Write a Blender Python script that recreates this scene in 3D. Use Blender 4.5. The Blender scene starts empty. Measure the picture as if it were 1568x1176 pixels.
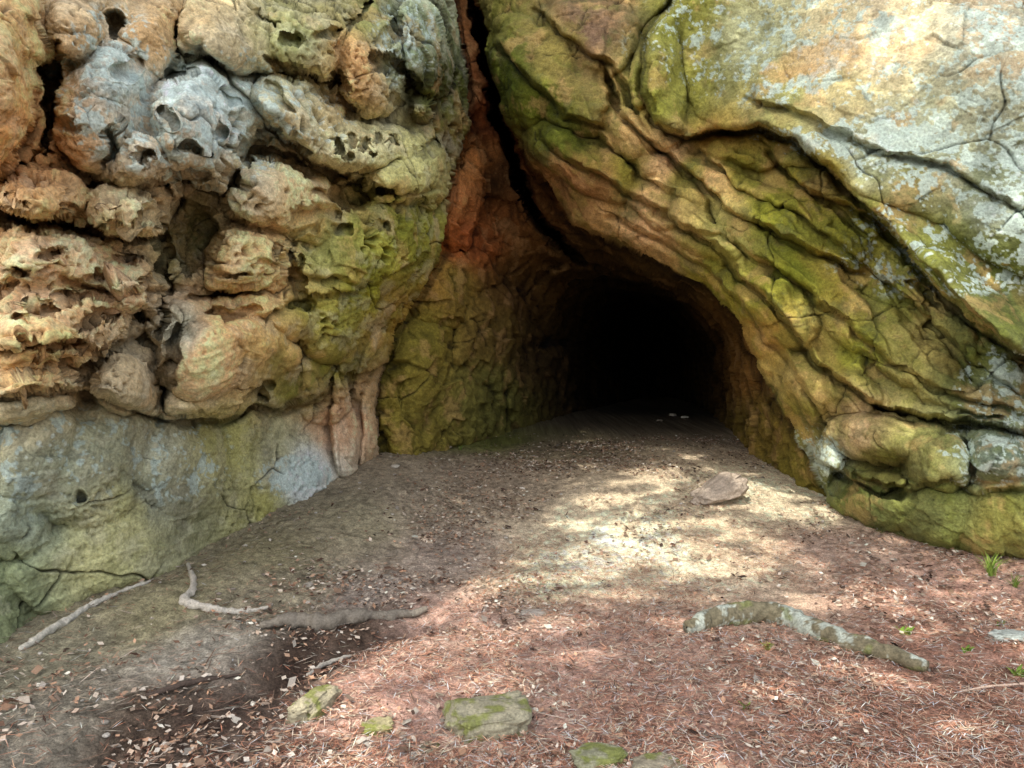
import bpy, math, random
import numpy as np
from mathutils import Vector
rng=np.random.default_rng(7); random.seed(7)
F=1120.0; CU,CV=784.0,588.0; CH=1.6
f32=np.float32

# ------------------------------------------------------------ noise helpers
def _h(ix,iy,iz,seed):
    with np.errstate(over='ignore'):
        h=(ix.astype(np.uint32)*np.uint32(374761393)+iy.astype(np.uint32)*np.uint32(668265263)
           +iz.astype(np.uint32)*np.uint32(2147483647)+np.uint32((seed*974711+12345)&0xffffffff))
        h=(h^(h>>np.uint32(13)))*np.uint32(1274126177)
        h=(h^(h>>np.uint32(16)))*np.uint32(2246822519)
        h=h^(h>>np.uint32(15))
    return (h&np.uint32(0xffffff)).astype(f32)/f32(16777215)
def vn(x,y,z,seed=0):
    x=np.asarray(x,f32)+f32(1000);y=np.asarray(y,f32)+f32(1000);z=np.asarray(z,f32)+f32(1000)
    ix=np.floor(x);iy=np.floor(y);iz=np.floor(z)
    fx=x-ix;fy=y-iy;fz=z-iz
    fx=fx*fx*(3-2*fx);fy=fy*fy*(3-2*fy);fz=fz*fz*(3-2*fz)
    ix=ix.astype(np.int64);iy=iy.astype(np.int64);iz=iz.astype(np.int64)
    r=0
    for a in (0,1):
        wa=fx if a else 1-fx
        for b in (0,1):
            wb=fy if b else 1-fy
            for c in (0,1):
                wc=fz if c else 1-fz
                r=r+wa*wb*wc*_h(ix+a,iy+b,iz+c,seed)
    return r*2-1
def fbm(x,y,z,o=4,seed=0,g=.5):
    r=0;a=1.;s=0;k=1.
    for i in range(o):
        r=r+a*vn(x*k+i*7.3,y*k+i*3.1,z*k+i*5.7,seed+i);s+=a;a*=g;k*=2.03
    return r/s
def ridged(x,y,z,o=3,seed=0):
    r=0;a=1.;s=0;k=1.
    for i in range(o):
        r=r+a*(1-np.abs(vn(x*k+i*7.3,y*k+i*3.1,z*k+i*5.7,seed+i))*2);s+=a;a*=.5;k*=2.03
    return r/s
def worley(x,y,z,seed=0,facet=False):
    x=np.asarray(x,f32)+f32(1000);y=np.asarray(y,f32)+f32(1000);z=np.asarray(z,f32)+f32(1000)
    ix=np.floor(x).astype(np.int64);iy=np.floor(y).astype(np.int64);iz=np.floor(z).astype(np.int64)
    f1=np.full(x.shape,9,f32);f2=np.full(x.shape,9,f32);pl=np.zeros(x.shape,f32)
    for a in (-1,0,1):
        for b in (-1,0,1):
            for c in (-1,0,1):
                jx=ix+a;jy=iy+b;jz=iz+c
                h1=_h(jx,jy,jz,seed);h2=_h(jx,jy,jz,seed+1);h3=_h(jx,jy,jz,seed+2)
                ex=jx+h1-x;ey=jy+h2-y;ez=jz+h3-z
                d=(ex*ex+ey*ey+ez*ez).astype(f32)
                n=d<f1
                if facet:
                    q=(ex*(h2*2-1)+ey*(h3*2-1)+ez*(h1*2-1))*1.2+(h1+h2+h3-1.5)*.5
                    pl=np.where(n,q,pl)
                f2=np.where(n,f1,np.minimum(f2,d));f1=np.where(n,d,f1)
    f1=np.sqrt(f1).astype(f32);f2=np.sqrt(f2).astype(f32)
    return (f1,f2,pl) if facet else (f1,f2)
def ss(a,b,x):
    t=np.clip((x-a)/(b-a),0,1);return t*t*(3-2*t)
def tps(P,val,lam=1e-4,sc=1.):
    P=np.array(P,float)/sc;n=len(P);val=np.array(val,float)
    d=np.hypot(P[:,0][:,None]-P[:,0],P[:,1][:,None]-P[:,1])
    K=np.where(d>0,d*d*np.log(d+1e-12),0)+lam*np.eye(n)
    Q=np.c_[np.ones(n),P];A=np.zeros((n+3,n+3));A[:n,:n]=K;A[:n,n:]=Q;A[n:,:n]=Q.T
    w=np.linalg.solve(A,np.r_[val,0,0,0])
    def f(x,y):
        x=np.asarray(x,float)/sc;y=np.asarray(y,float)/sc
        r=w[n]+w[n+1]*x+w[n+2]*y
        for i in range(n):
            q=(x-P[i,0])**2+(y-P[i,1])**2
            r=r+w[i]*.5*q*np.log(q+1e-12)
        return r
    return f
def sline(u,v,pts):
    best=np.full(u.shape,1e12);sg=np.ones(u.shape);tt=np.zeros(u.shape)
    n=len(pts)-1
    for i in range(n):
        a=pts[i];b=pts[i+1];dx=b[0]-a[0];dy=b[1]-a[1];L=dx*dx+dy*dy
        t=np.clip(((u-a[0])*dx+(v-a[1])*dy)/L,0,1)
        d=(u-a[0]-t*dx)**2+(v-a[1]-t*dy)**2
        m=d<best
        c=dx*(v-a[1])-dy*(u-a[0])
        best=np.where(m,d,best);sg=np.where(m,np.where(c>0,1.,-1.),sg);tt=np.where(m,(i+t)/n,tt)
    return np.sqrt(best)*sg,tt
def lin(c):
    c=np.array(c,float)/255.
    return np.where(c<=.04045,c/12.92,((c+.055)/1.055)**2.4)
def blur(A,k):
    for ax in (0,1):
        p=[(0,0),(0,0)];p[ax]=(k+1,k)
        B=np.pad(A,p,mode='edge').cumsum(ax)
        if ax==0:A=(B[2*k+1:]-B[:-2*k-1])/(2*k+1)
        else:A=(B[:,2*k+1:]-B[:,:-2*k-1])/(2*k+1)
    return A

# ------------------------------------------------------------ materials
def mat_attr(name,rough=.9,bs=(60,.35,.01),bs2=(14,.4,.03),var=.25,vscale=45,spec=.2,transl=False):
    m=bpy.data.materials.new(name);m.use_nodes=True;nt=m.node_tree;N=nt.nodes;L=nt.links
    b=N['Principled BSDF'];b.inputs['Roughness'].default_value=rough;b.inputs['Specular IOR Level'].default_value=spec
    at=N.new('ShaderNodeAttribute');at.attribute_name='Col'
    tc=N.new('ShaderNodeTexCoord')
    n=N.new('ShaderNodeTexNoise');n.inputs['Scale'].default_value=vscale;n.inputs['Detail'].default_value=5;n.inputs['Roughness'].default_value=.7
    L.new(tc.outputs['Object'],n.inputs['Vector'])
    mr=N.new('ShaderNodeMapRange');mr.inputs['From Min'].default_value=.32;mr.inputs['From Max'].default_value=.68
    mr.inputs['To Min'].default_value=1-var;mr.inputs['To Max'].default_value=1+var
    L.new(n.outputs['Fac'],mr.inputs['Value'])
    mx=N.new('ShaderNodeVectorMath');mx.operation='SCALE'
    L.new(at.outputs['Color'],mx.inputs[0]);L.new(mr.outputs[0],mx.inputs['Scale']);L.new(mx.outputs[0],b.inputs['Base Color'])
    prev=None
    for sc,st,di in (bs2,bs):
        nn=N.new('ShaderNodeTexNoise');nn.inputs['Scale'].default_value=sc;nn.inputs['Detail'].default_value=6;nn.inputs['Roughness'].default_value=.65
        L.new(tc.outputs['Object'],nn.inputs['Vector'])
        bp=N.new('ShaderNodeBump');bp.inputs['Strength'].default_value=st;bp.inputs['Distance'].default_value=di
        L.new(nn.outputs['Fac'],bp.inputs['Height'])
        if prev:L.new(prev.outputs[0],bp.inputs['Normal'])
        prev=bp
    L.new(prev.outputs[0],b.inputs['Normal'])
    return m
def mat_plain(name,c,rough=.8,var=.3):
    m=bpy.data.materials.new(name);m.use_nodes=True;nt=m.node_tree;N=nt.nodes;L=nt.links
    b=N['Principled BSDF'];b.inputs['Roughness'].default_value=rough;b.inputs['Specular IOR Level'].default_value=.2
    n=N.new('ShaderNodeTexNoise');n.inputs['Scale'].default_value=9
    tc=N.new('ShaderNodeTexCoord');L.new(tc.outputs['Object'],n.inputs['Vector'])
    r=N.new('ShaderNodeValToRGB');r.color_ramp.elements[0].position=.3;r.color_ramp.elements[1].position=.7
    r.color_ramp.elements[0].color=(*[x*(1-var) for x in c],1);r.color_ramp.elements[1].color=(*[min(1,x*(1+var)) for x in c],1)
    L.new(n.outputs['Fac'],r.inputs[0]);L.new(r.outputs[0],b.inputs['Base Color'])
    return m
M_rock=mat_attr('sandstone',.92,(110,.7,.009),(30,.5,.02),.34,60)
M_soil=mat_attr('forest_soil',.95,(150,1.,.010),(35,.9,.03),.5,80)
M_litter=mat_attr('litter',.85,(200,.2,.002),(50,.2,.004),.2,120)
M_small=mat_attr('stone_and_wood',.9,(150,.5,.005),(45,.6,.012),.32,80)
M_leaf=mat_plain('tree_foliage',(.07,.11,.035),.6)
M_bark=mat_plain('bark',(.12,.09,.065),.9)

def make(name,V,Fc,col=None,mat=None,smooth=True,parent=None):
    V=np.asarray(V,f32);Fc=np.asarray(Fc,np.int32);k=Fc.shape[1]
    me=bpy.data.meshes.new(name)
    me.vertices.add(len(V));me.vertices.foreach_set('co',V.ravel())
    me.loops.add(Fc.size);me.loops.foreach_set('vertex_index',Fc.ravel())
    me.polygons.add(len(Fc));me.polygons.foreach_set('loop_start',np.arange(0,Fc.size,k,dtype=np.int32))
    me.polygons.foreach_set('loop_total',np.full(len(Fc),k,np.int32))
    me.polygons.foreach_set('use_smooth',np.full(len(Fc),smooth,bool))
    me.update(calc_edges=True)
    if col is not None:
        a=me.color_attributes.new('Col','FLOAT_COLOR','POINT')
        a.data.foreach_set('color',np.c_[np.clip(col,0,1),np.ones(len(V))].astype(f32).ravel())
    if mat:me.materials.append(mat)
    ob=bpy.data.objects.new(name,me);bpy.context.collection.objects.link(ob)
    if parent:ob.parent=parent
    return ob
def gridfaces(r,c):
    i=np.arange(r*c).reshape(r,c)
    return np.stack([i[:-1,:-1],i[1:,:-1],i[1:,1:],i[:-1,1:]],-1).reshape(-1,4)

# ------------------------------------------------------------ ground height
def P3(u,v,d):return ((u-CU)/F*d,d,CH-(v-CV)/F*d)
base_pts=[(-400,1150,3.2),(0,985,4.2),(75,925,4.6),(230,880,5.2),(330,820,5.9),(490,745,7.2),(575,705,8.0),
 (1285,800,6.5),(1400,835,5.9),(1568,850,5.5),(1900,880,5.0),
 (300,1176,3.02),(784,1176,3.05),(1500,1176,3.0),(0,1176,2.9),(1000,950,4.6),(784,800,6.5),(1100,760,7.0),(1000,700,8.5),
 (1000,640,13),(800,660,11),(1000,620,18),(600,950,4.45),(400,1000,3.95),(700,690,9.2),(1150,710,8.6),(1568,1000,4.0)]
gp=[P3(*b) for b in base_pts]+[(0,0,-.05),(-6,0,-.05),(6,0,-.05),(8,8,.6),(-7,6,.2),(-6,12,.7),(8,16,1.0),(-4,20,1.1),(4,22,1.2)]
gf=tps([(p[0],p[1]) for p in gp],[p[2] for p in gp],5e-3,4.)
def P2w(u,v,d):
    p=P3(u,v,d);return p[0],p[1]
chan=[P2w(655,945,4.45),P2w(560,975,4.2),P2w(430,1030,3.8),P2w(300,1085,3.45),P2w(180,1140,3.1)]
bank=[P2w(250,930,4.6),P2w(420,850,5.4),P2w(600,765,6.9)]
def gz(x,y,detail=True):
    x=np.asarray(x,float);y=np.asarray(y,float)
    xc=np.clip(x,-8,10);yc=np.clip(y,-1,23)
    z=np.clip(gf(xc,yc),-.25,1.3)
    far=np.hypot(x-xc,y-yc);z=z*np.exp(-far/12)
    d,_=sline(x,y,chan);z=z-.08*np.exp(-(d/.15)**2)
    d,_=sline(x,y,bank);z=z+.09*np.exp(-(d/.42)**2)
    if detail:
        z=z+.04*fbm(x*.9,y*.9,0*x,3,50)+.018*fbm(x*5,y*5,0*x,3,55)
    return z
def px(u,v):
    """where the sight line through a point of the survey photo meets the ground"""
    ds=np.linspace(1.5,24,1500);x=(u-CU)/F*ds;z=CH-(v-CV)/F*ds
    g=gz(x,ds);i=np.argmax(z<g)
    if not (z<g).any():i=len(ds)-1
    return np.array([x[i],ds[i],g[i]])

# ------------------------------------------------------------ cliff relief
Ua=np.concatenate([np.linspace(-750,-22,70),np.arange(-18,1590,1.5),np.linspace(1596,2350,60)])
Va=np.concatenate([np.linspace(-700,-22,60),np.arange(-18,1006,1.5),np.linspace(1012,1500,40)])
U,V=np.meshgrid(Ua,Va)
wu=9*fbm(U/55,V/55,0*U,3,1);wv=9*fbm(U/55,V/55,0*U+9,3,2)
wu2=26*fbm(U/130,V/130,0*U,2,3);wv2=26*fbm(U/130,V/130,0*U+9,2,4)
wu3=9*fbm(U/26,V/26,0*U,2,5);wv3=9*fbm(U/26,V/26,0*U+9,2,6)
Uw=U+wu;Vw=V+wv
edgeL=[(690,-900),(697,0),(712,100),(722,190),(695,260),(683,330),(672,400),(640,450),(607,500),(588,545),(580,620),(577,710),(572,1600)]
edgeR=[(735,-900),(740,0),(745,80),(765,170),(802,238),(850,300),(880,345),(930,372),(1000,398),(1080,432),(1128,475),(1160,540),(1195,615),(1232,690),(1262,760),(1285,810),(1300,900),(1300,1600)]
sL,_=sline(Uw,Vw,edgeL)
sR,_=sline(Uw+wu3*.8,Vw+wv3*.8,edgeR);sR=-sR
Lpts=[(-700,900,3.4),(-700,0,3.6),(-700,-600,5),(-400,1150,3.3),(0,985,4.2),(75,925,4.6),(230,880,5.2),(330,820,5.9),(490,745,7.2),(575,705,8.0),(100,1300,4.6),(500,1300,7.2),(570,1000,8.0),
 (0,650,4.25),(250,640,5.3),(450,630,6.95),(560,600,7.9),(0,400,4.0),(100,400,4.4),(300,400,5.3),(450,400,6.1),(600,400,7.1),(675,400,7.9),(100,560,4.45),(350,560,5.7),(500,540,6.7),(590,500,7.7),
 (0,0,4.0),(300,0,5.2),(500,0,6.2),(640,0,7.2),(695,0,8.2),(150,200,4.45),(400,200,5.6),(600,200,6.8),(715,200,8.1),(300,-400,6.6),(600,-400,8.4),(0,-400,5.4)]
Rpts=[(1285,800,6.6),(1400,835,5.95),(1568,850,5.5),(1900,880,5.0),(2300,900,4.6),(1300,1300,6.7),(1600,1300,5.6),(2300,1400,4.7),
 (1235,680,6.9),(1160,540,7.1),(1080,430,7.4),(930,360,7.9),(870,310,8.1),(800,230,8.3),(760,150,8.4),(750,0,8.4),(1000,250,7.4),(1000,50,7.3),(1200,350,6.5),(1300,500,6.2),
 (1200,100,6.5),(1300,100,6.0),(1450,200,5.6),(1568,100,5.2),(1568,400,5.3),(1450,500,5.7),(1568,620,5.4),(1420,690,5.9),(1280,650,6.6),(1300,-400,7.0),(900,-400,8.8),(1900,200,4.6),(1900,-400,5.6),(2300,300,4.0),(2300,-500,5)]
Ipts=[(500,710,8.6),(575,400,8.5),(600,550,8.6),(600,700,8.6),(650,690,9.0),(700,685,9.5),(700,500,9.3),(690,300,8.7),(700,150,8.9),(720,0,9.2),(720,-500,9.5),(760,600,10.5),(800,640,12),(850,640,13.5),(800,450,11),(780,330,10),(770,200,9.6),
 (850,400,10.8),(860,540,13.5),(910,440,13),(950,600,20),(1000,520,22),(1000,620,22),(1080,640,16),(1105,680,12),(1060,490,15),(1105,520,12),(1150,700,9.6),(1200,740,8.2),(1280,800,7.1),(1300,1000,7.1),(1140,560,9.6),(1185,600,8.3),(1235,700,7.4),
 (1000,415,10),(1090,450,8.7),(960,390,9.2),(1150,500,8.2),(1240,640,7.3),(784,800,10),(1000,800,14),(800,1200,10),(1100,1200,12),(900,740,13),(960,450,15),(1010,470,17)]
def dep(P):
    f=tps([(p[0],p[1]) for p in P],[1/p[2] for p in P],2e-3,400.)
    return lambda u,v:1/np.clip(f(u,v),1/24,1/2.5)
dL=dep(Lpts)(U,V);dR=dep(Rpts)(U,V);dI=dep(Ipts)(U+wu2*.6,V+wv2*.6)
def bumps(lst,u,v,p=.55,asym=False):
    H=np.zeros(u.shape)
    for (cu,cv,ru,rv,an,h) in lst:
        c,s=math.cos(math.radians(an)),math.sin(math.radians(an))
        a=((u-cu)*c+(v-cv)*s)/ru;b=(-(u-cu)*s+(v-cv)*c)/rv
        t=np.clip(1-(np.abs(a)**2.3+np.abs(b)**2.3),0,1)
        pp=(.4+.6*ss(.5,-.8,b)) if asym else p
        H=np.maximum(H,h*t**pp)
    return H
Uq=U+wu*1.4+wu2*.9+wu3*.8;Vq=V+wv*1.4+wv2*.8+wv3*.8
LB=[(5,90,64,160,4,.6),(165,165,85,110,10,.46),(310,205,98,88,20,.8),(212,240,55,58,0,.68),(195,320,75,48,-20,.62),(115,40,38,65,10,.3),(230,60,40,70,-10,.26),
(370,50,90,72,10,.46),(470,50,80,66,0,.56),(572,85,62,95,-20,.62),(475,185,100,52,30,.56),(560,225,105,50,15,.62),(622,275,70,58,0,.6),
(440,305,92,58,15,.62),(395,395,74,62,0,.7),(485,395,52,44,0,.42),(565,400,125,112,0,.48),(420,485,85,52,-10,.5),(545,490,85,75,0,.5),(345,545,112,86,-14,.8),(290,500,70,62,0,.4),(330,610,85,38,-8,.55),
(90,405,120,55,4,.48),(205,440,58,50,-20,.56),(90,495,125,72,-8,.56),(40,590,90,52,-12,.46),(190,585,52,62,20,.46),(60,300,70,38,0,.38),(425,600,42,52,-15,.38),(500,600,45,60,0,.26),
(60,700,75,95,0,.26),(160,720,92,115,10,.28),(280,720,85,85,0,.26),(430,700,92,90,0,.24),(200,830,130,80,-20,.2),(95,880,85,62,-25,.16),(350,780,70,50,-20,.18),(30,800,60,70,0,.2)]
H=bumps(LB,Uq,Vq,asym=True)
Hk=bumps([(648,70,38,80,-18,.6)],U+wu,V+wv,.3)
Hk=np.maximum(Hk,bumps([(645,167,19,19,0,.6)],U,V,.5))
H=np.maximum(H,Hk)
Hp=np.maximum(bumps([(526,672,24,62,-4,.3),(524,612,13,50,-6,.22)],U+wu,V,.45),bumps([(564,640,14,80,4,.22),(570,560,20,60,22,.2)],U+wu,V,.6))
HNL=[(295,368,44,56,0,.34),(226,292,38,15,8,.3),(215,236,11,14,0,.18),(175,40,14,22,0,.24),(74,150,13,95,6,.5),(600,100,38,15,35,.36),(480,330,36,14,-15,.22),(120,577,10,8,0,.09),(120,765,9,8,0,.1),
 (430,100,32,14,15,.24),(250,320,42,20,-10,.36),(430,245,64,13,30,.26),(545,300,70,13,0,.26),(240,400,16,74,10,.3),(460,440,20,44,-10,.24),(255,550,14,66,8,.28),(380,230,13,30,0,.26),(300,235,17,9,0,.14),(345,205,10,8,0,.12),(270,110,32,10,20,.16),
 (60,340,74,10,3,.2),(130,350,32,9,15,.17),(100,190,24,11,20,.15),(330,110,24,9,30,.15),(300,270,16,10,0,.14),(255,180,22,8,40,.13),(160,230,12,24,0,.17),(520,120,26,10,30,.2),(545,30,14,32,20,.24),(590,45,12,28,10,.2),(500,60,22,9,-20,.16),(520,215,10,15,0,.18),(545,205,8,13,0,.16),(565,215,9,15,0,.18),(585,205,8,10,0,.15),(608,215,7,10,0,.14),(535,235,8,8,0,.12),(575,236,9,7,0,.12),(470,350,24,9,-20,.17),(430,385,9,17,0,.14),(448,390,7,15,0,.14),(466,395,7,13,0,.14),(110,455,28,10,0,.16),(60,470,22,9,0,.14),(150,490,32,11,-10,.18),(40,520,26,10,0,.14),(240,470,10,54,12,.24),(385,610,34,12,-20,.2),(415,590,16,9,0,.14),(350,270,22,18,0,.22),
 (30,420,18,9,0,.14),(190,395,20,9,10,.15),(75,385,22,8,0,.12),(150,425,22,10,0,.16),(25,480,16,9,0,.12),(100,530,26,9,-8,.14),(320,455,40,9,-8,.18),(350,480,46,8,0,.16),(520,345,26,10,10,.16),(590,350,18,9,0,.12),(640,310,18,10,0,.14),(500,270,30,10,25,.17),(660,230,14,24,0,.2),(20,270,24,10,0,.14),(150,285,16,10,0,.14),(400,30,24,9,10,.14),(430,150,30,10,40,.16),(350,150,20,8,30,.12),
 (40,250,30,12,-40,.18),(70,215,20,9,-40,.16),(30,300,26,9,10,.14),(110,310,20,9,20,.14),(185,350,30,8,10,.14),(350,420,34,7,0,.12),(440,65,20,8,20,.14),(630,130,10,14,0,.16),(610,150,16,7,30,.14),(280,60,10,24,10,.16),(200,100,12,18,30,.12),(400,210,16,9,30,.14)]
HN=bumps(HNL,U+wu*1.9+wu3*1.2,V+wv*1.6+wv3*1.0,.42)
led=lambda pts,u,v,h,w,gw=14,gd=.06:(lambda s:h*np.where(s[0]>0,np.exp(-s[0]/w),0)*ss(-1,9,s[0])*ss(0,.06,s[1])*ss(1,.94,s[1])-gd*np.exp(-(s[0]/gw)**2))((lambda q:(-q[0],q[1]))(sline(u,v,pts)))
U3=Uw+wu3*.7;V3=Vw+wv3*.7
H=H+led([(-200,600),(0,612),(120,600),(250,642),(330,645),(390,625),(440,630),(505,600)],U3,V3,.3,80,10,.1)
H=H+led([(0,325),(90,335),(150,360),(250,360)],U3,V3,.2,40,8,.12)
H=H+led([(270,30),(330,110),(410,180),(470,240),(560,300),(680,290)],U3,V3,.18,50,8,.1)
H=H+led([(100,430),(180,455),(260,440)],U3,V3,.14,40,7,.08)
H=H+led([(0,540),(80,520),(160,545),(230,500)],U3,V3,.14,40,7,.08)
H=H+led([(320,480),(400,490),(480,455),(560,450)],U3,V3,.1,30,6,.07)
H=H+led([(400,400),(470,420),(560,440),(660,400)],U3,V3,.1,30,6,.05)
HL=H-HN+Hp
# right face: long sweeping shelves
RB=[(865,120,100,60,42,.4),(800,110,52,95,-15,.34),(905,45,75,60,30,.3),(1015,130,42,105,-4,.36),(960,200,55,40,50,.34),(885,245,90,42,35,.28),(1010,270,95,26,40,.3),(1030,330,110,30,30,.24),
(1130,300,150,40,30,.18),(1200,380,150,36,36,.16),(1300,460,150,40,38,.16),(1190,470,70,42,50,.26),(1380,540,150,36,32,.18),(1500,470,120,36,42,.16),(1120,230,90,26,8,.2),
(1340,672,92,40,12,.46),(1432,702,62,60,0,.52),(1525,705,66,52,20,.44),(1262,705,30,44,0,.2),(1400,775,130,50,6,.26),(1545,790,100,66,0,.28),(1290,600,60,40,20,.24),(1235,590,35,60,-15,.24),(1300,100,260,170,15,.3),(1460,150,230,190,20,.34),(1560,300,150,110,40,.3)]
HR=bumps(RB,Uw+wu2*.7+wu3*.7,Vw+wv2*.7+wv3*.7,.58)
R1=[(1040,-80),(1035,0),(988,55),(985,140),(1005,190),(1045,215),(1100,205),(1160,196),(1215,215),(1290,285),(1360,350),(1430,440),(1500,510),(1600,560),(1700,600)]
HR=HR+led(R1,U+wu*.8+wu3*.5,V+wv*.8+wv3*.5,.6,130,9,.16)
for pts,h,w_ in [([(925,90),(955,180),(1000,222),(1060,268),(1110,316),(1170,350),(1240,385),(1330,420)],.28,40),
 ([(1000,325),(1090,378),(1160,440),(1210,505),(1250,560),(1330,612),(1400,640),(1490,650),(1600,675)],.34,60),
 ([(1180,240),(1240,300),(1330,335),(1420,400),(1480,475),(1568,560)],.24,36),
 ([(1060,225),(1130,290),(1220,330),(1320,400),(1400,470),(1480,540),(1568,610)],.1,34),
 ([(1010,350),(1100,360),(1180,410),(1260,470),(1330,530),(1430,590),(1568,640)],.12,32),
 ([(930,330),(1010,370),(1090,410),(1140,460),(1185,530),(1225,590),(1260,640)],.12,26),
 ([(750,60),(800,110),(850,170),(930,200)],.26,50),([(830,210),(900,270),(960,300),(1020,330)],.18,30),([(820,20),(880,70),(940,100),(975,170)],.2,30),
 ([(1140,150),(1200,165),(1260,190),(1360,240),(1450,250),(1568,330)],.09,30),([(1230,700),(1290,735),(1350,760),(1390,740)],.22,24),([(1380,760),(1450,735),(1500,760),(1600,745)],.12,24)]:
    HR=HR+led(pts,Uw+wu3*.6,Vw+wv3*.6,h,w_,6,.07)
HR=HR-bumps([(1345,745,46,16,15,.4),(1375,628,44,10,20,.4),(1240,690,12,14,0,.14),(1290,745,24,22,20,.24),(1450,655,50,6,8,.2),(1300,340,40,6,42,.12),(1420,455,40,6,42,.12),(1505,640,40,5,10,.14),(1480,700,5,40,-20,.14)],Uw+wu3*.9,Vw+wv3*.9,.6)
lipR=.45*(1-np.sqrt(np.clip(1-(1-np.clip(sR/46,0,1))**2,0,1)))
lipL=.35*(1-np.sqrt(np.clip(1-(1-np.clip(sL/50,0,1))**2,0,1)))
q=sR/44+.9*fbm(U/170,V/170,0*U,2,90)
qs=q-np.floor(q);sh=qs**1.6*(1-ss(.86,1,qs))
sh=sh*.065*ss(8,40,sR)*ss(-.15,.3,fbm(U/120,V/120,0*U,2,92))*ss(60,-60,-(sline(U,V,R1)[0]))
dLf=dL-HL+lipL;dRf=dR-HR+lipR-sh
crack,_=sline(Uw+wu3,V,[(722,-900),(726,0),(745,100),(763,190),(792,262),(828,335),(862,380),(890,400)])
HI=bumps([(640,600,60,110,0,.4),(690,330,50,70,0,.4),(730,300,30,60,0,.3),(700,450,80,50,-30,.4),(760,520,70,80,0,.5),(820,600,60,60,0,.6),(600,520,20,60,0,.2),(1150,600,30,90,-20,.2),(860,470,50,60,20,.5),(700,620,40,60,0,.3)],Uw+wu2+wu3,Vw+wv2+wv3,.7)
dIf=dI-HI+3.*np.exp(-(crack/9)**4)*ss(420,340,V)
inL=sL>0;inR=(sR>0)&~inL
D=np.where(inL,dLf,np.where(inR,dRf,dIf))
D=D*(1+1.6*np.clip((-250-V)/450,0,1)**1.5)
X=(U-CU)/F*D;Y=D.copy();Z=CH-(V-CV)/F*D
def normals(X,Y,Z):
    a=[np.gradient(q,axis=1) for q in (X,Y,Z)];b=[np.gradient(q,axis=0) for q in (X,Y,Z)]
    n=[b[1]*a[2]-b[2]*a[1],b[2]*a[0]-b[0]*a[2],b[0]*a[1]-b[1]*a[0]]
    l=np.sqrt(n[0]**2+n[1]**2+n[2]**2)+1e-9
    return [q/l for q in n]
k=3
n=normals(blur(X,k),blur(Y,k),blur(Z,k))
def ell(cu,cv,ru,rv,soft=.5):
    r=np.sqrt(((Uw-cu)/ru)**2+((Vw-cv)/rv)**2);return ss(1+soft,1-soft,r)
honey=np.maximum.reduce([ell(90,440,150,100),ell(50,320,80,40),ell(60,240,50,40),ell(560,212,60,24),ell(60,550,110,50),ell(200,420,70,40)*.7,ell(450,395,50,24)*.8,ell(600,330,80,40)*.4,ell(560,110,70,50)*.5,ell(220,250,60,50)*.4])
honey=honey*inL
Xs=X+.07*vn(X*6,Y*6,Z*6,20)+.02*vn(X*18,Y*18,Z*18,22);Zs=Z+.07*vn(X*6,Y*6,Z*6,21)+.02*vn(X*18,Y*18,Z*18,23)
f1,f2=worley(Xs*6.5,Y*6.5,Zs*8,30)
g1,g2=worley(Xs*15,Y*15,Zs*17,35)
b1=ss(.46,.24,f1);b2=ss(.44,.2,g1)
sel=ss(-.2,.15,fbm(X*3,Y*3,Z*3,2,44))
topl=ell(10,100,70,110)
disp=-honey*(.15*b1*sel+.05*b2)
disp=disp-inL*(1-honey)*(1-topl)*(.024*b2*ss(.05,.25,fbm(X*2.2,Y*2.2,Z*2.2,2,40))+.12*b1*ss(.16,.3,fbm(X*1.8,Y*1.8,Z*1.8,2,46))*ss(680,600,V))
_,_,p1=worley(X*2.6+.3*vn(X*3,Y*3,Z*3,24),Y*2.6,Z*3.4+.3*vn(X*3,Y*3,Z*3,25),200,True)
_,_,p2=worley(Xs*7,Y*7,Zs*9,210,True)
disp=disp+np.where(inL,.024,np.where(inR,.014,.05))*p1+np.where(inL,.005,np.where(inR,.006,.012))*p2
disp=disp+np.where(inR,.035,.045)*fbm(X*2.2,Y*2.2,Z*2.2,3,60)+np.where(inR,.007,.010)*ridged(X*4.5,Y*4.5,Z*5,3,64)
smoothlow=ss(600,680,V)*inL
disp=disp*(1-.3*smoothlow)
bl=Z+.22*fbm(X*1.2,Y*1.2,Z*1.2,2,70)
br=(Z*.8+X*.6)+.16*fbm(X*1.1,Y*1.1,Z*1.1,2,72)
bed=np.where(inL,bl*7,br*6.2)
saw=bed-np.floor(bed);saw=saw**2*(1-ss(.88,1,saw))
amp=np.where(inL,.014,.014)*ss(-.3,.3,fbm(X*1.7,Y*1.7,Z*1.7,2,75))
disp=disp+saw*amp
fine=np.where(inL,bl*34,br*30);disp=disp+.002*np.sin(fine*2*np.pi/1.7+3*fbm(X*5,Y*5,Z*5,2,77))*ss(0,.4,fbm(X*2.7,Y*2.7,Z*2.7,2,78))
w1,_=worley(X*28,Y*28,Z*28,220)
pk=ss(.36,.14,w1)*ss(-.15,.25,fbm(X*4,Y*4,Z*4,2,224))
disp=disp-.009*pk
disp=disp+.010*fbm(X*22,Y*22,Z*22,3,80,.6)
e1,e2=worley(X*1.1+.25*fbm(X*3,Y*3,Z*3,2,230),Y*1.1,Z*1.3+.25*fbm(X*3,Y*3,Z*3,2,231),232)
joint=ss(.03,.0,e2-e1)*ss(-.05,.25,fbm(X*1.3,Y*1.3,Z*1.3,2,235))*(1-.4*inR)
disp=disp-.035*joint
X=X+n[0]*disp;Y=Y+n[1]*disp;Z=Z+n[2]*disp
n2=normals(X,Y,Z)
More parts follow.
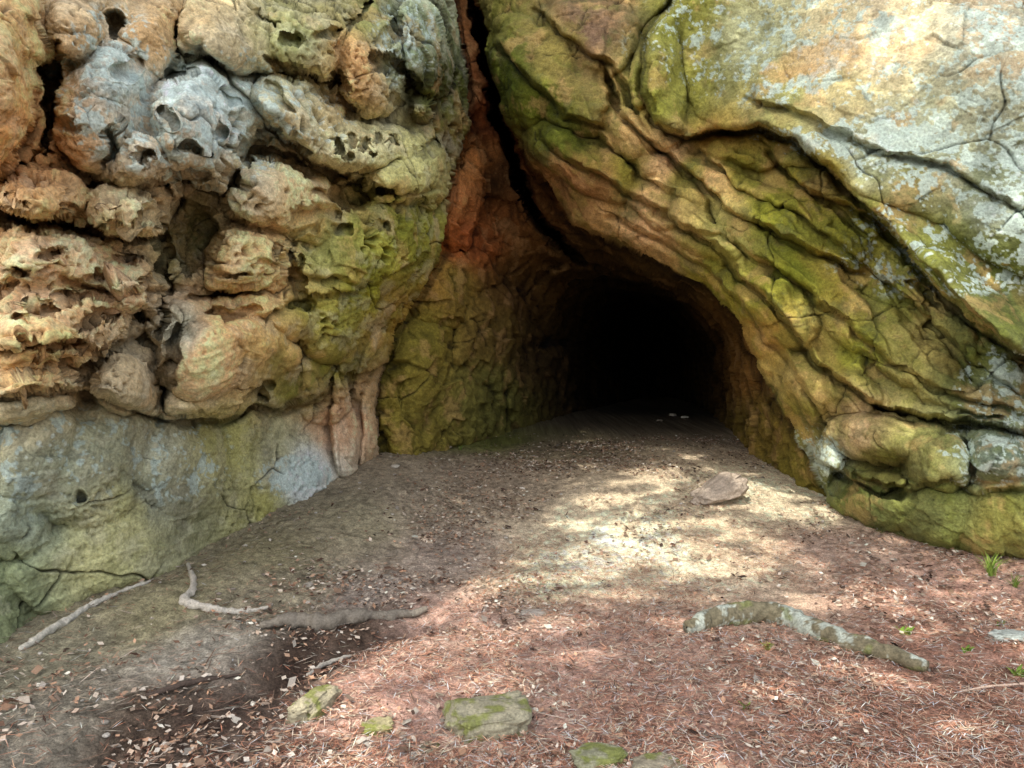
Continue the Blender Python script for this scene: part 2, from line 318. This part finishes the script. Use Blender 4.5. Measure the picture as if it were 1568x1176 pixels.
# ------------------------------------------------------------ cliff colours
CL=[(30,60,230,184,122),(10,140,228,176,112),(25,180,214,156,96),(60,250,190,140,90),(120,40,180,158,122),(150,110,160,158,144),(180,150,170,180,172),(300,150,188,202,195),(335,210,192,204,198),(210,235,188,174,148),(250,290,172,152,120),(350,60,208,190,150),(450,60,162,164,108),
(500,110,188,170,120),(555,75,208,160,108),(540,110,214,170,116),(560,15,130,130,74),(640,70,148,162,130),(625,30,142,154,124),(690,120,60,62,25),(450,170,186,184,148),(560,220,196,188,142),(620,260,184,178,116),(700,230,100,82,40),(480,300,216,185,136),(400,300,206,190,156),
(400,370,230,188,134),(500,370,180,176,104),(560,350,162,160,78),(620,380,138,136,50),(570,430,148,144,48),(500,480,160,152,68),(330,400,214,176,122),(60,330,210,170,116),(100,400,232,190,144),(50,430,224,182,136),(180,430,228,186,142),(100,520,224,176,118),
(40,560,216,174,118),(200,560,182,162,126),(290,360,112,112,66),(310,380,116,114,68),(280,385,122,112,70),(300,450,192,162,124),(285,510,178,174,150),(370,500,226,178,120),(330,560,234,188,134),(430,545,202,166,102),(460,600,128,122,56),(520,560,132,124,52),(40,640,194,186,152),(150,680,156,158,132),(80,720,160,163,138),(250,700,180,180,154),(200,800,170,166,118),(50,800,158,166,142),
(240,770,120,122,106),(350,680,162,158,100),(430,690,178,174,134),(455,730,198,204,204),(390,770,152,147,88),(150,870,178,174,126),(30,900,140,148,112),(20,960,118,124,90),(526,655,214,170,132),(565,600,182,152,112),(600,480,150,122,54),(330,30,206,182,136),(240,60,198,164,116),(200,330,208,184,140),(430,420,224,184,128)]
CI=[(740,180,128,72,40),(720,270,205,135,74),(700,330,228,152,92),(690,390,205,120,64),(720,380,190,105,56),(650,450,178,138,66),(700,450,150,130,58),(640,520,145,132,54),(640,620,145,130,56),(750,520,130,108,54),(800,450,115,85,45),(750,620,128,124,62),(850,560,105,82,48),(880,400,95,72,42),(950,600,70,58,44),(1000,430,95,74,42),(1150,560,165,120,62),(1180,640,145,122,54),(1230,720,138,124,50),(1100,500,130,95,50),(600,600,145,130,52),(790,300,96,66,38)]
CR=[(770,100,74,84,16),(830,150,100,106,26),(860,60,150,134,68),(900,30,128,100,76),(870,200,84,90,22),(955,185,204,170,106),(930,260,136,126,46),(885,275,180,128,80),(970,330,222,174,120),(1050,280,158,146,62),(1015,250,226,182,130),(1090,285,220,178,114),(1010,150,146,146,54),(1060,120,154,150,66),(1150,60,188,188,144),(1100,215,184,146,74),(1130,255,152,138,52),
(1250,60,206,192,148),(1350,50,220,200,160),(1300,130,200,184,130),(1200,150,174,170,102),(1330,210,176,180,150),(1450,220,174,176,146),(1520,60,180,178,154),(1540,300,156,162,138),(1400,260,154,146,88),(1250,290,148,132,48),(1180,330,144,144,42),(1100,340,192,182,106),(1080,400,164,154,56),(1200,400,136,138,38),(1260,400,160,142,58),
(1300,350,136,132,40),(1400,430,150,152,68),(1450,400,128,130,58),(1540,420,104,110,54),(1540,500,110,114,54),(1150,450,158,148,52),(1150,500,188,150,72),(1250,500,176,158,84),(1300,520,146,146,48),(1400,520,180,168,94),(1480,560,102,106,50),(1540,600,130,140,100),(1240,580,190,164,96),(1222,640,138,128,46),(1310,650,212,180,130),
(1355,710,118,112,52),(1420,680,180,176,104),(1500,700,134,148,124),(1540,700,118,132,110),(1440,770,138,144,76),(1330,770,120,128,66),(1530,800,156,152,76),(1250,700,174,174,140),(1270,740,126,134,92),(1040,30,154,150,70)]
num=np.zeros(U.shape+(3,));den=np.zeros(U.shape)
Uc=U+wu*1.6+wu2*1.3+wu3;Vc=V+wv*1.6+wv2*1.3+wv3
reg=np.where(inL,0,np.where(inR,2,1))
for r,lst in enumerate((CL,CI,CR)):
    w0=np.where(reg==r,1.,.004)
    for (a,b,*c) in lst:
        w=w0/((Uc-a)**2+(Vc-b)**2+300)**1.8
        num+=w[...,None]*lin(c);den+=w
C=num/den[...,None]
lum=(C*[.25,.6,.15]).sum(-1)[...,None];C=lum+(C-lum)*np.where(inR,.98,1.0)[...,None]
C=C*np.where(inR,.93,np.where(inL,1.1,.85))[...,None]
fb=lambda s,o,seed:fbm(X*s,Y*s,Z*s,o,seed)
m1=fb(3,4,100);m2=fb(12,4,104);m3=fb(34,3,108)
C=C*(1+.22*m1+.34*m2+.4*m3)[...,None]
upb=ell(1370,90,300,150,.3)*inR
mossz=np.maximum.reduce([ell(560,420,150,110,.7)*.9,ell(480,560,90,60),ell(450,50,100,60)*.8,ell(690,100,60,150),ell(200,800,160,120)*.4])*inL
mossz=np.maximum(mossz,inR*.95*(1-.7*upb))
mm=ss(-.04,.3,fb(5,4,120)+.3*m3)*mossz
C=C*(1-.44*mm[...,None])+lin((104,110,36))*.44*mm[...,None]
om=ss(.12,.38,fb(4,4,126)+.2*m3)*np.where(inR,.32,.28)*(1-smoothlow)
C=C*(1-om[...,None])+lin((214,168,114))*om[...,None]
gm=ss(.0,.35,fb(6,4,128)+.35*m3)*.26*inL
C=C*(1-gm[...,None])+lin((190,184,162))*gm[...,None]
lz=np.maximum.reduce([ell(310,180,130,90),ell(170,130,80,100)*.8,ell(70,700,130,90)*.3,ell(240,700,120,70)*.35,ell(450,730,50,28)*1.3,ell(620,60,50,70)*.4,ell(440,180,110,60)*.3])*inL
lzR=np.maximum.reduce([ell(1350,212,150,26)*1.4,ell(1470,235,140,80)*1.1,ell(1250,60,240,90)*.5,ell(1520,120,120,120)*.7,ell(1545,330,70,80)*1.1,ell(1540,600,60,60)*.8,ell(1510,690,60,50)*.7,ell(1250,700,40,40)*.8,ell(1450,400,150,50)*.4,ell(1420,330,100,40)*.4])*inR
lf=fb(9,4,130)+.8*fb(34,3,134)
lm=ss(.32,.44,lf+.42*lz)*ss(.05,.3,lz)
C=C*(1-.75*lm[...,None])+lin((186,202,194))*.75*lm[...,None]
lm=ss(.36,.44,lf+.5*lzR-.03)*ss(.03,.2,lzR)
C=C*(1-.85*lm[...,None])+lin((186,200,186))*.85*lm[...,None]
sp1,_=worley(X*16,Y*16,Z*16,140)
sp=ss(.28,.2,sp1)*ss(-.05,.2,fb(3,2,144))*ss(.05,.3,np.maximum(lz,lzR))
C=C*(1-.8*sp[...,None])+lin((206,215,204))*.8*sp[...,None]
st=ss(.2,.5,fbm(X*5,Y*5,Z*.9,3,150))*.3
C=C*(1-st*np.where(inL&(V<620),.35,1.))[...,None]
ob_=ss(.12,.4,fb(2.4,4,156)+.2*m3)*inR*ell(1320,80,260,120)*.5
C=C*(1-ob_[...,None])+lin((210,166,114))*ob_[...,None]
dk=ss(.12,.36,fb(3.2,4,158)+.45*m3)*inR*.5*(1-.7*ss(.2,.6,lzR))
C=C*(1-dk[...,None])+lin((84,86,52))*dk[...,None]
rb=ss(.2,.45,fbm(U/60-V/90,V/200+U/200,0*U,3,152)+.25*m2)*inR*.22*ss(.4,.0,lzR)
C=C*(1-rb[...,None])+lin((145,106,60))*rb[...,None]
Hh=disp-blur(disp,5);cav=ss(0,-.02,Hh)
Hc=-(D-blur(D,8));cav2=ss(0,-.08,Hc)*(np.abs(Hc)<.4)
C=C*(1-.45*cav-.48*cav2-.4*joint).clip(.2,1)[...,None]  # hollows and creases darkened: dirt together with painted occlusion shade
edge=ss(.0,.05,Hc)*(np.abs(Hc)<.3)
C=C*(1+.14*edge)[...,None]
C=C*np.where(reg==1,1-.65*ss(9.5,14,D),1)[...,None]  # cave rock darkened with depth, tunnel gloom painted into its colour
C=np.clip(C,.01,.68)
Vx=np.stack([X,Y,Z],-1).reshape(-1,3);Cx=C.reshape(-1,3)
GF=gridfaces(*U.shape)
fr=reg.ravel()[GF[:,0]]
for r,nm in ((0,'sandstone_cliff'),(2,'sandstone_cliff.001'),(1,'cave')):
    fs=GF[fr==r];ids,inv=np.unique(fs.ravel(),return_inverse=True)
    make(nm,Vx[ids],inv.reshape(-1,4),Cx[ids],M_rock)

# ------------------------------------------------------------ ground sheet
def axis(a,b,st,lo,hi,n):
    t=np.linspace(0,1,n)[1:]**2.5
    return np.concatenate([(a-t*(a-lo))[::-1],np.arange(a,b,st),b+t*(hi-b)])
gx=axis(-4.5,5.5,.012,-350,350,40);gy=axis(2.4,9.5,.012,-350,350,50)
GX,GY=np.meshgrid(gx,gy[::-1])
GZ=gz(GX,GY)
GZ=GZ+.018*fbm(GX*24,GY*24,0*GX,3,160,.6)+.010*ridged(GX*9,GY*9,0*GX,2,165)
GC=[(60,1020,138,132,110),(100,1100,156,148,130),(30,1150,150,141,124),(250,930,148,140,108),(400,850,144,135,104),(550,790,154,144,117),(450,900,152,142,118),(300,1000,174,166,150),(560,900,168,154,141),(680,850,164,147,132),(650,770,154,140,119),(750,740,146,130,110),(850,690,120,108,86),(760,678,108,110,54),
(950,650,85,75,60),(1000,630,60,52,42),(430,1000,70,54,44),(300,1085,84,66,56),(200,1130,96,78,64),(560,972,80,64,52),(700,950,190,156,138),(600,1100,202,162,144),(850,1000,184,152,136),(1000,1000,174,144,127),(900,860,240,222,188),(1000,840,240,220,184),(850,880,232,210,174),(1100,820,218,196,164),(1200,770,220,202,170),(1300,850,182,156,138),(1450,900,198,158,138),(1200,1100,174,137,118),(1450,1100,156,119,101),(1500,1000,162,123,104),(1000,1120,170,138,123),(750,1150,184,153,138)]  # sun patch points painted brighter, sunlight put into the ground colour
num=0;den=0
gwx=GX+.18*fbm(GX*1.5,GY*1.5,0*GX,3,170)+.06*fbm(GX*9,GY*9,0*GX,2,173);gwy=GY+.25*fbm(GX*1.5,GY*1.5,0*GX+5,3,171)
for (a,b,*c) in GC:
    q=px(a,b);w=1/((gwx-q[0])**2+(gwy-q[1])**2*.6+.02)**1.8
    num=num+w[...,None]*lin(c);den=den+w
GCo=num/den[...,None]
wf=ss(1.6,-.5,GY)[...,None];GCo=GCo*(1-wf)+np.array([.11,.095,.06])*wf  # unseen ground behind the camera darkened to cut bounce light
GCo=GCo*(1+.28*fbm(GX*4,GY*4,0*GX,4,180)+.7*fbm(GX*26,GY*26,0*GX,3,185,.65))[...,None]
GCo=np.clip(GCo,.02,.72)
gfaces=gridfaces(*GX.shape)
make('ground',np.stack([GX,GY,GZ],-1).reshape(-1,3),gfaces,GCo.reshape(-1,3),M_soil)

# ------------------------------------------------------------ litter
def quads_on(x,y,length,width,yaw,tilt,lift,curl,col,name,mat):
    n=len(x);z=gz(x,y)+lift
    dx=np.cos(yaw)*np.cos(tilt);dy=np.sin(yaw)*np.cos(tilt);dz=np.sin(tilt)
    px_=-np.sin(yaw);py_=np.cos(yaw)
    c=np.stack([x,y,z],-1);d=np.stack([dx,dy,dz],-1)*length[:,None]/2;p=np.stack([px_,py_,0*x],-1)*width[:,None]/2
    up=np.zeros((n,3));up[:,2]=curl
    vs=np.stack([c-d+up*.3,c-d*.2-p+up,c+d+up*.5,c+d*.1+p-up*.1],1).reshape(-1,3)
    fs=np.arange(n*4).reshape(n,4)
    return make(name,vs,fs,np.repeat(col,4,0),mat,False)
def pal(n,cols,var=.2):
    cols=np.array([lin(c) for c in cols]);i=rng.integers(0,len(cols),n)
    return np.clip(cols[i]*(1+var*np.clip(rng.normal(size=(n,1)),-2,1.5)),.01,.62)
diag=[px(360,1176)[:2],px(650,955)[:2],px(800,830)[:2],px(900,760)[:2],px(1000,700)[:2]]
sg=1 if sline(np.array([3.]),np.array([4.]),diag)[0][0]>0 else -1
n=330000
x=rng.uniform(-4,5.5,n);y=2.5+6.0*rng.random(n)**1.6
s=sline(x,y,diag)[0]*sg
cl=fbm(x*2,y*2,0*x,3,200)
keep=rng.random(n)<np.clip(ss(-.3,.3,s)*(.75+1.4*cl)+.05,0,1)*ss(7.5,4.6,y)
x,y=x[keep],y[keep];n=len(x)
quads_on(x,y,rng.uniform(.04,.1,n),rng.uniform(.0026,.005,n),rng.uniform(0,6.28,n),rng.normal(0,.12,n),rng.uniform(.010,.03,n),0.,pal(n,[(210,160,134),(174,118,92),(226,190,164),(126,86,68),(194,142,114),(234,214,194),(78,58,48),(180,128,104)],.3),'pine_needle_litter',M_litter)
n=130000
x=rng.uniform(-4.3,5,n);y=2.5+8.*rng.random(n)**1.15
s=sline(x,y,diag)[0]*sg
db,_=sline(x,y,bank);dc,_=sline(x,y,chan)
cl=fbm(x*1.6,y*1.6,0*x,3,210)+.5*fbm(x*6,y*6,0*x,2,215)
dens=np.exp(-((s+.6)/.6)**2)*1.0+.26*(s>0)+.35*np.exp(-(dc/.3)**2)+.14
dens=dens*(1-.85*np.exp(-(db/.35)**2))*np.clip(.6+1.7*cl,0,2)
keep=rng.random(n)<dens
x,y=x[keep],y[keep];n=len(x)
L_=rng.uniform(.014,.044,n)*(1+.8*(rng.random(n)<.05))
pc=pal(n,[(150,122,100),(186,170,152),(110,84,68),(165,130,104),(196,184,168),(78,60,50),(172,150,130)]);pc=np.where((L_>.044)[:,None],pc*.6,pc)
quads_on(x,y,L_,L_*rng.uniform(.3,.75,n),rng.uniform(0,6.28,n),rng.normal(0,.3,n),rng.uniform(.012,.026,n),L_*rng.uniform(0,.3,n),pc,'leaf_litter',M_litter)
n=1600
x=rng.uniform(-3.8,4.8,n);y=2.5+6*rng.random(n)**1.3
L_=rng.uniform(.06,.26,n)
quads_on(x,y,L_,rng.uniform(.005,.010,n),rng.uniform(0,6.28,n),rng.normal(0,.05,n),rng.uniform(.016,.032,n),0.,pal(n,[(120,98,82),(175,160,145),(90,72,60)]),'twig_litter',M_litter)

def tube(name,pts,rad,col,mat=M_small,seg=14,rough=.25,sub=10,colfn=None,parent=None,flat=1.,cap=True,wander=.7):
    pts=np.array(pts,float);rad=np.array(rad,float)
    T=np.linspace(0,len(pts)-1,(len(pts)-1)*sub+1)
    def cr(A):
        A=np.asarray(A,float).reshape(len(pts),-1)
        i=np.clip(T.astype(int),0,len(pts)-2);f=(T-i)[:,None]
        p0=A[np.clip(i-1,0,None)];p1=A[i];p2=A[i+1];p3=A[np.clip(i+2,None,len(pts)-1)]
        return .5*(2*p1+(p2-p0)*f+(2*p0-5*p1+4*p2-p3)*f*f+(3*p1-p0-3*p2+p3)*f**3)
    C_=cr(pts);R=cr(rad)[:,0]
    C_=C_+wander*rad.mean()*np.stack([fbm(T*1.7,T*0+i,T*0,2,290+i) for i in range(3)],-1)
    tan=np.gradient(C_,axis=0);tan/=np.linalg.norm(tan,axis=1)[:,None]
    up=np.array([0,0,1.]) if abs(tan[:,2]).mean()<.8 else np.array([1.,0,0])
    s=np.cross(tan,up);s/=np.linalg.norm(s,axis=1)[:,None];w=np.cross(s,tan)
    a=np.linspace(0,2*np.pi,seg,endpoint=False)
    if cap:R[0]*=.15;R[-1]*=.15
    V_=C_[:,None,:]+(s[:,None,:]*np.cos(a)[None,:,None]+w[:,None,:]*np.sin(a)[None,:,None]*flat)*R[:,None,None]
    V_=V_.reshape(-1,3)
    cc=np.repeat(C_,seg,0);k=1/ (rad.mean()*1.5)
    nz=fbm(V_[:,0]*k,V_[:,1]*k,V_[:,2]*k,3,300)
    V_=cc+(V_-cc)*(1+rough*nz*1.6)[:,None]
    m=len(C_);i=np.arange(m*seg).reshape(m,seg);j=np.roll(i,-1,1)
    Fc=np.stack([i[:-1],j[:-1],j[1:],i[1:]],-1).reshape(-1,4)
    cl=np.tile(lin(col),(len(V_),1)) if colfn is None else colfn(V_)
    return make(name,V_,Fc,cl,mat,True,parent)
def gpts(l,lift=0.):
    o=[]
    for a in l:
        q=px(a[0],a[1]);q[2]+=lift;o.append(q)
    return o
def logcol(V_):
    f=fbm(V_[:,0]*16,V_[:,1]*16,V_[:,2]*16,5,310)
    c=np.tile(lin((112,104,82)),(len(V_),1));m=ss(.0,.12,f)[:,None]*.85
    c=c*(1-m)+lin((172,178,164))*m
    m=ss(.25,.4,fbm(V_[:,0]*9,V_[:,1]*9,V_[:,2]*9,3,320))[:,None]*.6
    c=c*(1-m)+lin((112,118,62))*m
    return c*(1+.5*fbm(V_[:,0]*60,V_[:,1]*60,V_[:,2]*60,2,330))[:,None]
tube('fallen_log',gpts([(1055,975),(1090,960),(1145,953),(1205,958),(1265,978),(1335,1004),(1418,1034)],.042),[.045,.06,.068,.066,.062,.052,.028],0,seg=36,rough=.28,colfn=logcol,sub=34,wander=.35)
tube('tree_root',gpts([(288,868),(296,900),(284,926),(322,938),(370,940),(412,934)],.014),[.012,.02,.026,.022,.018,.01],(178,170,156),sub=24,rough=.45)
tube('tree_root.001',gpts([(400,968),(450,958),(500,962),(545,952),(600,948),(655,940)],.026),[.025,.04,.05,.04,.034,.02],(118,110,98),sub=24,rough=.5)
tube('tree_root.002',gpts([(30,1002),(90,962),(150,928),(230,894)],.018),[.015,.022,.018,.01],(180,174,160),sub=24,rough=.5)
tube('fallen_branch',gpts([(470,1042),(500,1022),(540,1010)],.02),[.009,.013,.007],(170,162,148),rough=.4)
tube('fallen_branch.001',gpts([(222,1075),(300,1050),(372,1040)],.014),[.010,.014,.007],(80,68,60),rough=.4)
tube('fallen_branch.002',gpts([(645,683),(680,689),(702,680)],.02),[.015,.018,.012],(165,150,135))
tube('fallen_branch.003',gpts([(1470,1066),(1520,1058),(1600,1052)],.018),[.004,.006,.006],(190,165,145))

def ico(sub):
    import bmesh
    b=bmesh.new();bmesh.ops.create_icosphere(b,subdivisions=sub,radius=1)
    v=np.array([x.co[:] for x in b.verts]);f=np.array([[q.index for q in x.verts] for x in b.faces]);b.free();return v,f
IV,IF=ico(6)
def rock(name,u,v,size,yaw,cols,seed,sink=.25,power=.7,mossy=0.,pitch=0.,taper=0.):
    q=px(u,v);P=np.sign(IV)*np.abs(IV)**power
    nz=fbm(IV[:,0]*1.3,IV[:,1]*1.3,IV[:,2]*1.3,5,seed)
    _,_,fc=worley(IV[:,0]*1.3,IV[:,1]*1.3,IV[:,2]*1.3,seed+40,True)
    P=P*(1+.4*nz+.10*fc)[:,None]
    P[:,1:]*=(1+taper*P[:,0])[:,None]
    P=P*np.array(size)/2
    c,s=math.cos(pitch),math.sin(pitch);P=np.stack([P[:,0]*c-P[:,2]*s,P[:,1],P[:,0]*s+P[:,2]*c],-1)
    c,s=math.cos(yaw),math.sin(yaw)
    P=np.stack([P[:,0]*c-P[:,1]*s,P[:,0]*s+P[:,1]*c,P[:,2]],-1)
    P=P+q+np.array([0,0,size[2]*(.5-sink)])
    col=np.tile(lin(cols),(len(P),1))*(1+.25*fbm(P[:,0]*14,P[:,1]*14,P[:,2]*14,3,seed+3)+.4*fbm(P[:,0]*50,P[:,1]*50,P[:,2]*50,3,seed+4))[:,None]
    if mossy:
        m=(ss(.15-mossy*.5,.4-mossy*.5,fbm(P[:,0]*14,P[:,1]*14,P[:,2]*14,4,seed+8)))[:,None]*.75
        col=col*(1-m)+lin((108,114,46))*m
    return make(name,P,IF,col,M_small)
rock('boulder',1098,768,(.56,.28,.22),.25,(158,144,128),403,.1,.8,0,.32,.3)
rock('mossy_rock',752,1112,(.4,.3,.2),.1,(140,134,112),412,.45,.6,.35)
rock('mossy_rock.001',578,1115,(.15,.12,.07),.4,(140,132,100),415,.5,.6,.6)
rock('mossy_rock.002',478,1085,(.15,.3,.1),-.35,(146,138,114),418,.42,.6,.3)
rock('mossy_rock.003',918,1172,(.24,.15,.09),.2,(130,128,104),421,.4,.65,.4)
rock('mossy_rock.004',1005,1176,(.22,.12,.06),.0,(135,126,106),425,.4,.65,.3)
rock('flat_stone',1548,978,(.24,.12,.05),.1,(165,170,160),437,.3,.6)
rock('flat_stone.001',655,1148,(.1,.07,.03),.0,(125,118,100),429,.35,.65,.1)
rock('flat_stone.002',810,942,(.2,.1,.04),.2,(160,150,138),441,.5,.65)
n=420;allv=[];allf=[];allc=[];v3,f3=ico(2)
off=0
spots=[(590,887,.045),(472,900,.04),(605,716,.05),(800,750,.03),(1050,640,.08),(1030,636,.07),(1010,645,.06)]
for i in range(n):
    if i<len(spots):q=px(spots[i][0],spots[i][1]);r=spots[i][2]
    else:
        X0=rng.uniform(-4,4.5);Y0=rng.uniform(2.6,9.5);q=np.array([X0,Y0,float(gz(X0,Y0))]);r=rng.uniform(.006,.022)
    P=v3*(1+.5*fbm(v3[:,0]*1.4+i,v3[:,1]*1.4,v3[:,2]*1.4,2,500))[:,None]*r*np.array([1,rng.uniform(.6,1),rng.uniform(.35,.6)])+q+np.array([0,0,.006])
    allv.append(P);allf.append(f3+off);off+=len(P);allc.append(np.tile(lin(random.choice([(176,168,156),(150,142,130),(128,118,106),(180,170,154)])),(len(P),1)))
make('pebbles',np.concatenate(allv),np.concatenate(allf),np.concatenate(allc),M_small)
def tuft(name,u,v,nb,h,wd,cols):
    q=px(u,v);vs=[];fs=[];cs=[]
    for i in range(nb):
        a=random.uniform(0,6.28);ln=h*random.uniform(.5,1);lean=random.uniform(.3,1.0);w=wd*random.uniform(.6,1.2)
        b=q+np.array([random.uniform(-.02,.02),random.uniform(-.02,.02),0]);dr=np.array([math.cos(a),math.sin(a),0]);sd=np.array([-math.sin(a),math.cos(a),0])
        o=len(vs)
        for k in range(4):
            t=k/3;c=b+dr*lean*ln*t*t+np.array([0,0,ln*(t-.35*t*t*lean)]);ww=w*(1-t)**.6*(.6+t) if k<3 else 0.0006
            vs+= [c-sd*ww,c+sd*ww];cs+=[lin(random.choice(cols))]*2
        for k in range(3):fs.append([o+2*k,o+2*k+1,o+2*k+3,o+2*k+2])
    make(name,np.array(vs),np.array(fs),np.array(cs),M_litter)
gr=[(105,130,50),(125,145,62),(90,112,45)]
tuft('grass_tuft',1518,882,60,.2,.004,gr);tuft('weed_plant',1385,972,10,.08,.016,gr);tuft('weed_plant.001',1478,1000,10,.07,.012,gr);tuft('weed_plant.002',1140,1085,8,.05,.008,gr);tuft('weed_plant.003',1560,1040,14,.09,.012,gr);tuft('grass_tuft.001',705,690,14,.12,.004,gr);tuft('weed_plant.004',1175,995,30,.05,.012,[(120,130,55),(140,145,70)])
tuft('grass_tuft.002',1555,900,30,.12,.004,gr);tuft('weed_plant.005',1530,960,8,.05,.010,gr)

# ------------------------------------------------------------ sun direction + unseen woodland behind the camera, leaves laid out to shape the sun patch
AZ=math.radians(29);EL=math.radians(54)
Ld=np.array([math.sin(AZ)*math.cos(EL),math.cos(AZ)*math.cos(EL),-math.sin(EL)])
def poly_sd(x,y,P):
    P=[tuple(p) for p in P];s,_=sline(x,y,P+[P[0]])
    ins=np.zeros(x.shape,bool)
    for i in range(len(P)):
        a=P[i];b=P[(i+1)%len(P)]
        c=((a[1]>y)!=(b[1]>y))&(x<(b[0]-a[0])*(y-a[1])/(b[1]-a[1]+1e-12)+a[0]);ins^=c
    return np.where(ins,np.abs(s),-np.abs(s))
def gproj(p):
    p=np.asarray(p,float);k=(p[...,2]-.4)/-Ld[2]
    return p[...,0]+Ld[0]*k,p[...,1]+Ld[1]*k
def G(u,v):
    return gproj(px(u,v))
main=[G(*q) for q in [(630,965),(700,900),(790,838),(900,757),(1000,700),(1070,697),(1088,722),(1050,742),(1140,738),(1285,756),(1285,802),(1190,805),(1130,842),(1070,890),(970,925),(820,932),(700,970)]]
low=[G(*q) for q in [(330,1200),(630,965),(700,955),(900,930),(1000,960),(920,1040),(800,1100),(720,1200)]]
bands=[[G(*q) for q in l] for l in ([(1180,925),(1290,905),(1420,905),(1590,890),(1590,950),(1450,945),(1300,935)],[(850,925),(940,925),(940,960),(870,958)],[(930,1075),(1010,1070),(1020,1110),(950,1110)],[(1080,880),(1180,850),(1200,865),(1100,905)])]
cl_=[(gproj(P3(1400,50,5.3)),.6,.85),(gproj(P3(1340,15,5.3)),.35,.6)]
N0=400000
ZC0,ZC1=17,19
g0x=rng.uniform(-7,10,N0);g0y=rng.uniform(0,15,N0);hz=rng.uniform(ZC0,ZC1,N0)
wx=.14*fbm(g0x*2.5,g0y*2.5,0*g0x,2,620);wy=.14*fbm(g0x*2.5,g0y*2.5,0*g0x,2,621)
o=ss(-.01,.02,poly_sd(g0x+wx,g0y+wy,main))
streak=fbm(g0x*2.0+g0y*.6,g0y*5.5-g0x*1.2,0*g0x,3,610)
core=np.exp(-((g0x-G(920,860)[0])**2+(g0y-G(920,860)[1])**2)/.5**2)
o=o*(1-1.*ss(.09,.15,streak-.22*core))
lowm=ss(-.01,.02,poly_sd(g0x+wx,g0y+wy,low));nz=fbm(g0x*3.2,g0y*4.6,0*g0x,3,600)
o=np.maximum(o,lowm*(1-.95*ss(.0,.1,streak)))
for b in bands:o=np.maximum(o,ss(-.03,.03,poly_sd(g0x+wx,g0y+wy,b))*(1-.8*ss(.06,.16,streak)))
for (c,r,s) in cl_:o=np.maximum(o,s*np.exp(-((g0x-c[0])**2+(g0y-c[1])**2)/r**2))
nz2=ss(.19,.24,nz)*.98*(g0x>.6)*ss(7,6,g0y)
nz3=ss(.22,.32,nz)*.45*(g0x>.6)
o=np.clip(np.maximum(o,np.maximum(nz2,nz3)),0,1)
keep=rng.random(N0)<(1-o)**1.5*.68
g0x,g0y,hz=g0x[keep],g0y[keep],hz[keep]
kk=(hz-.4)/-Ld[2];c=np.stack([g0x-Ld[0]*kk,g0y-Ld[1]*kk,hz],-1);n=len(c)
a=rng.normal(size=(n,3));a/=np.linalg.norm(a,axis=1)[:,None];b=np.cross(a,rng.normal(size=(n,3)));b/=np.linalg.norm(b,axis=1)[:,None]
sz=rng.uniform(.04,.068,n)[:,None]
lv=np.stack([c-a*sz*1.3,c-b*sz*.7,c+a*sz*1.3,c+b*sz*.7],1)
tr=np.array([(-13,-14),(-7,-15),(0,-14),(-10,-7),(-3,-7)])
own=np.argmin((c[:,0][:,None]-tr[:,0])**2+(c[:,1][:,None]-tr[:,1])**2,1)
for i,t in enumerate(tr):
    e=bpy.data.objects.new('forest_tree' if i==0 else 'forest_tree.%03d'%i,None);bpy.context.collection.objects.link(e)
    sel_=lv[own==i].reshape(-1,3)
    if len(sel_):make('crown_foliage',sel_,np.arange(len(sel_)).reshape(-1,4),None,M_leaf,False,e)
    tube('trunk',[(t[0],t[1],-.3),(t[0]+.1,t[1],5),(t[0]-.1,t[1]+.1,12),(t[0],t[1],18.5)],[.34,.26,.2,.06],(90,75,60),M_bark,parent=e,rough=.1)
    for k in range(5):
        an=k*1.3+i;l=3.2
        tube('limb_%d'%(k+1),[(t[0],t[1],12+k),(t[0]+math.cos(an)*l*.5,t[1]+math.sin(an)*l*.5,14.3+k*.8),(t[0]+math.cos(an)*l,t[1]+math.sin(an)*l,15.2+k*.7)],[.1,.06,.03],(90,75,60),M_bark,parent=e,rough=.1,sub=4,seg=8)

sd=bpy.data.lights.new('sun','SUN');sd.energy=5;sd.angle=math.radians(.25);sd.color=(1,.95,.86)
so=bpy.data.objects.new('sun',sd);bpy.context.collection.objects.link(so);so.rotation_euler=Vector(Ld).to_track_quat('-Z','Y').to_euler()
w=bpy.data.worlds.new('World');bpy.context.scene.world=w;w.use_nodes=True;nt=w.node_tree
sk=nt.nodes.new('ShaderNodeTexSky');sk.sky_type='NISHITA';sk.sun_disc=False;sk.sun_elevation=EL;sk.sun_rotation=math.radians(209);sk.air_density=1.;sk.dust_density=3;sk.ozone_density=.8
hs=nt.nodes.new('ShaderNodeHueSaturation');hs.inputs['Saturation'].default_value=.45
nt.links.new(sk.outputs[0],hs.inputs['Color'])
bg=nt.nodes['Background'];bg.inputs['Strength'].default_value=.49;nt.links.new(hs.outputs[0],bg.inputs['Color'])
cd=bpy.data.cameras.new('camera');cd.sensor_width=36;cd.lens=36*F/1568;cd.clip_end=1500;cd.clip_start=.05
co=bpy.data.objects.new('camera',cd);bpy.context.collection.objects.link(co);co.location=(0,0,CH);co.rotation_euler=(math.pi/2,0,0)
sc=bpy.context.scene;sc.camera=co
sc.view_settings.view_transform='Standard';sc.view_settings.look='None';sc.view_settings.exposure=0
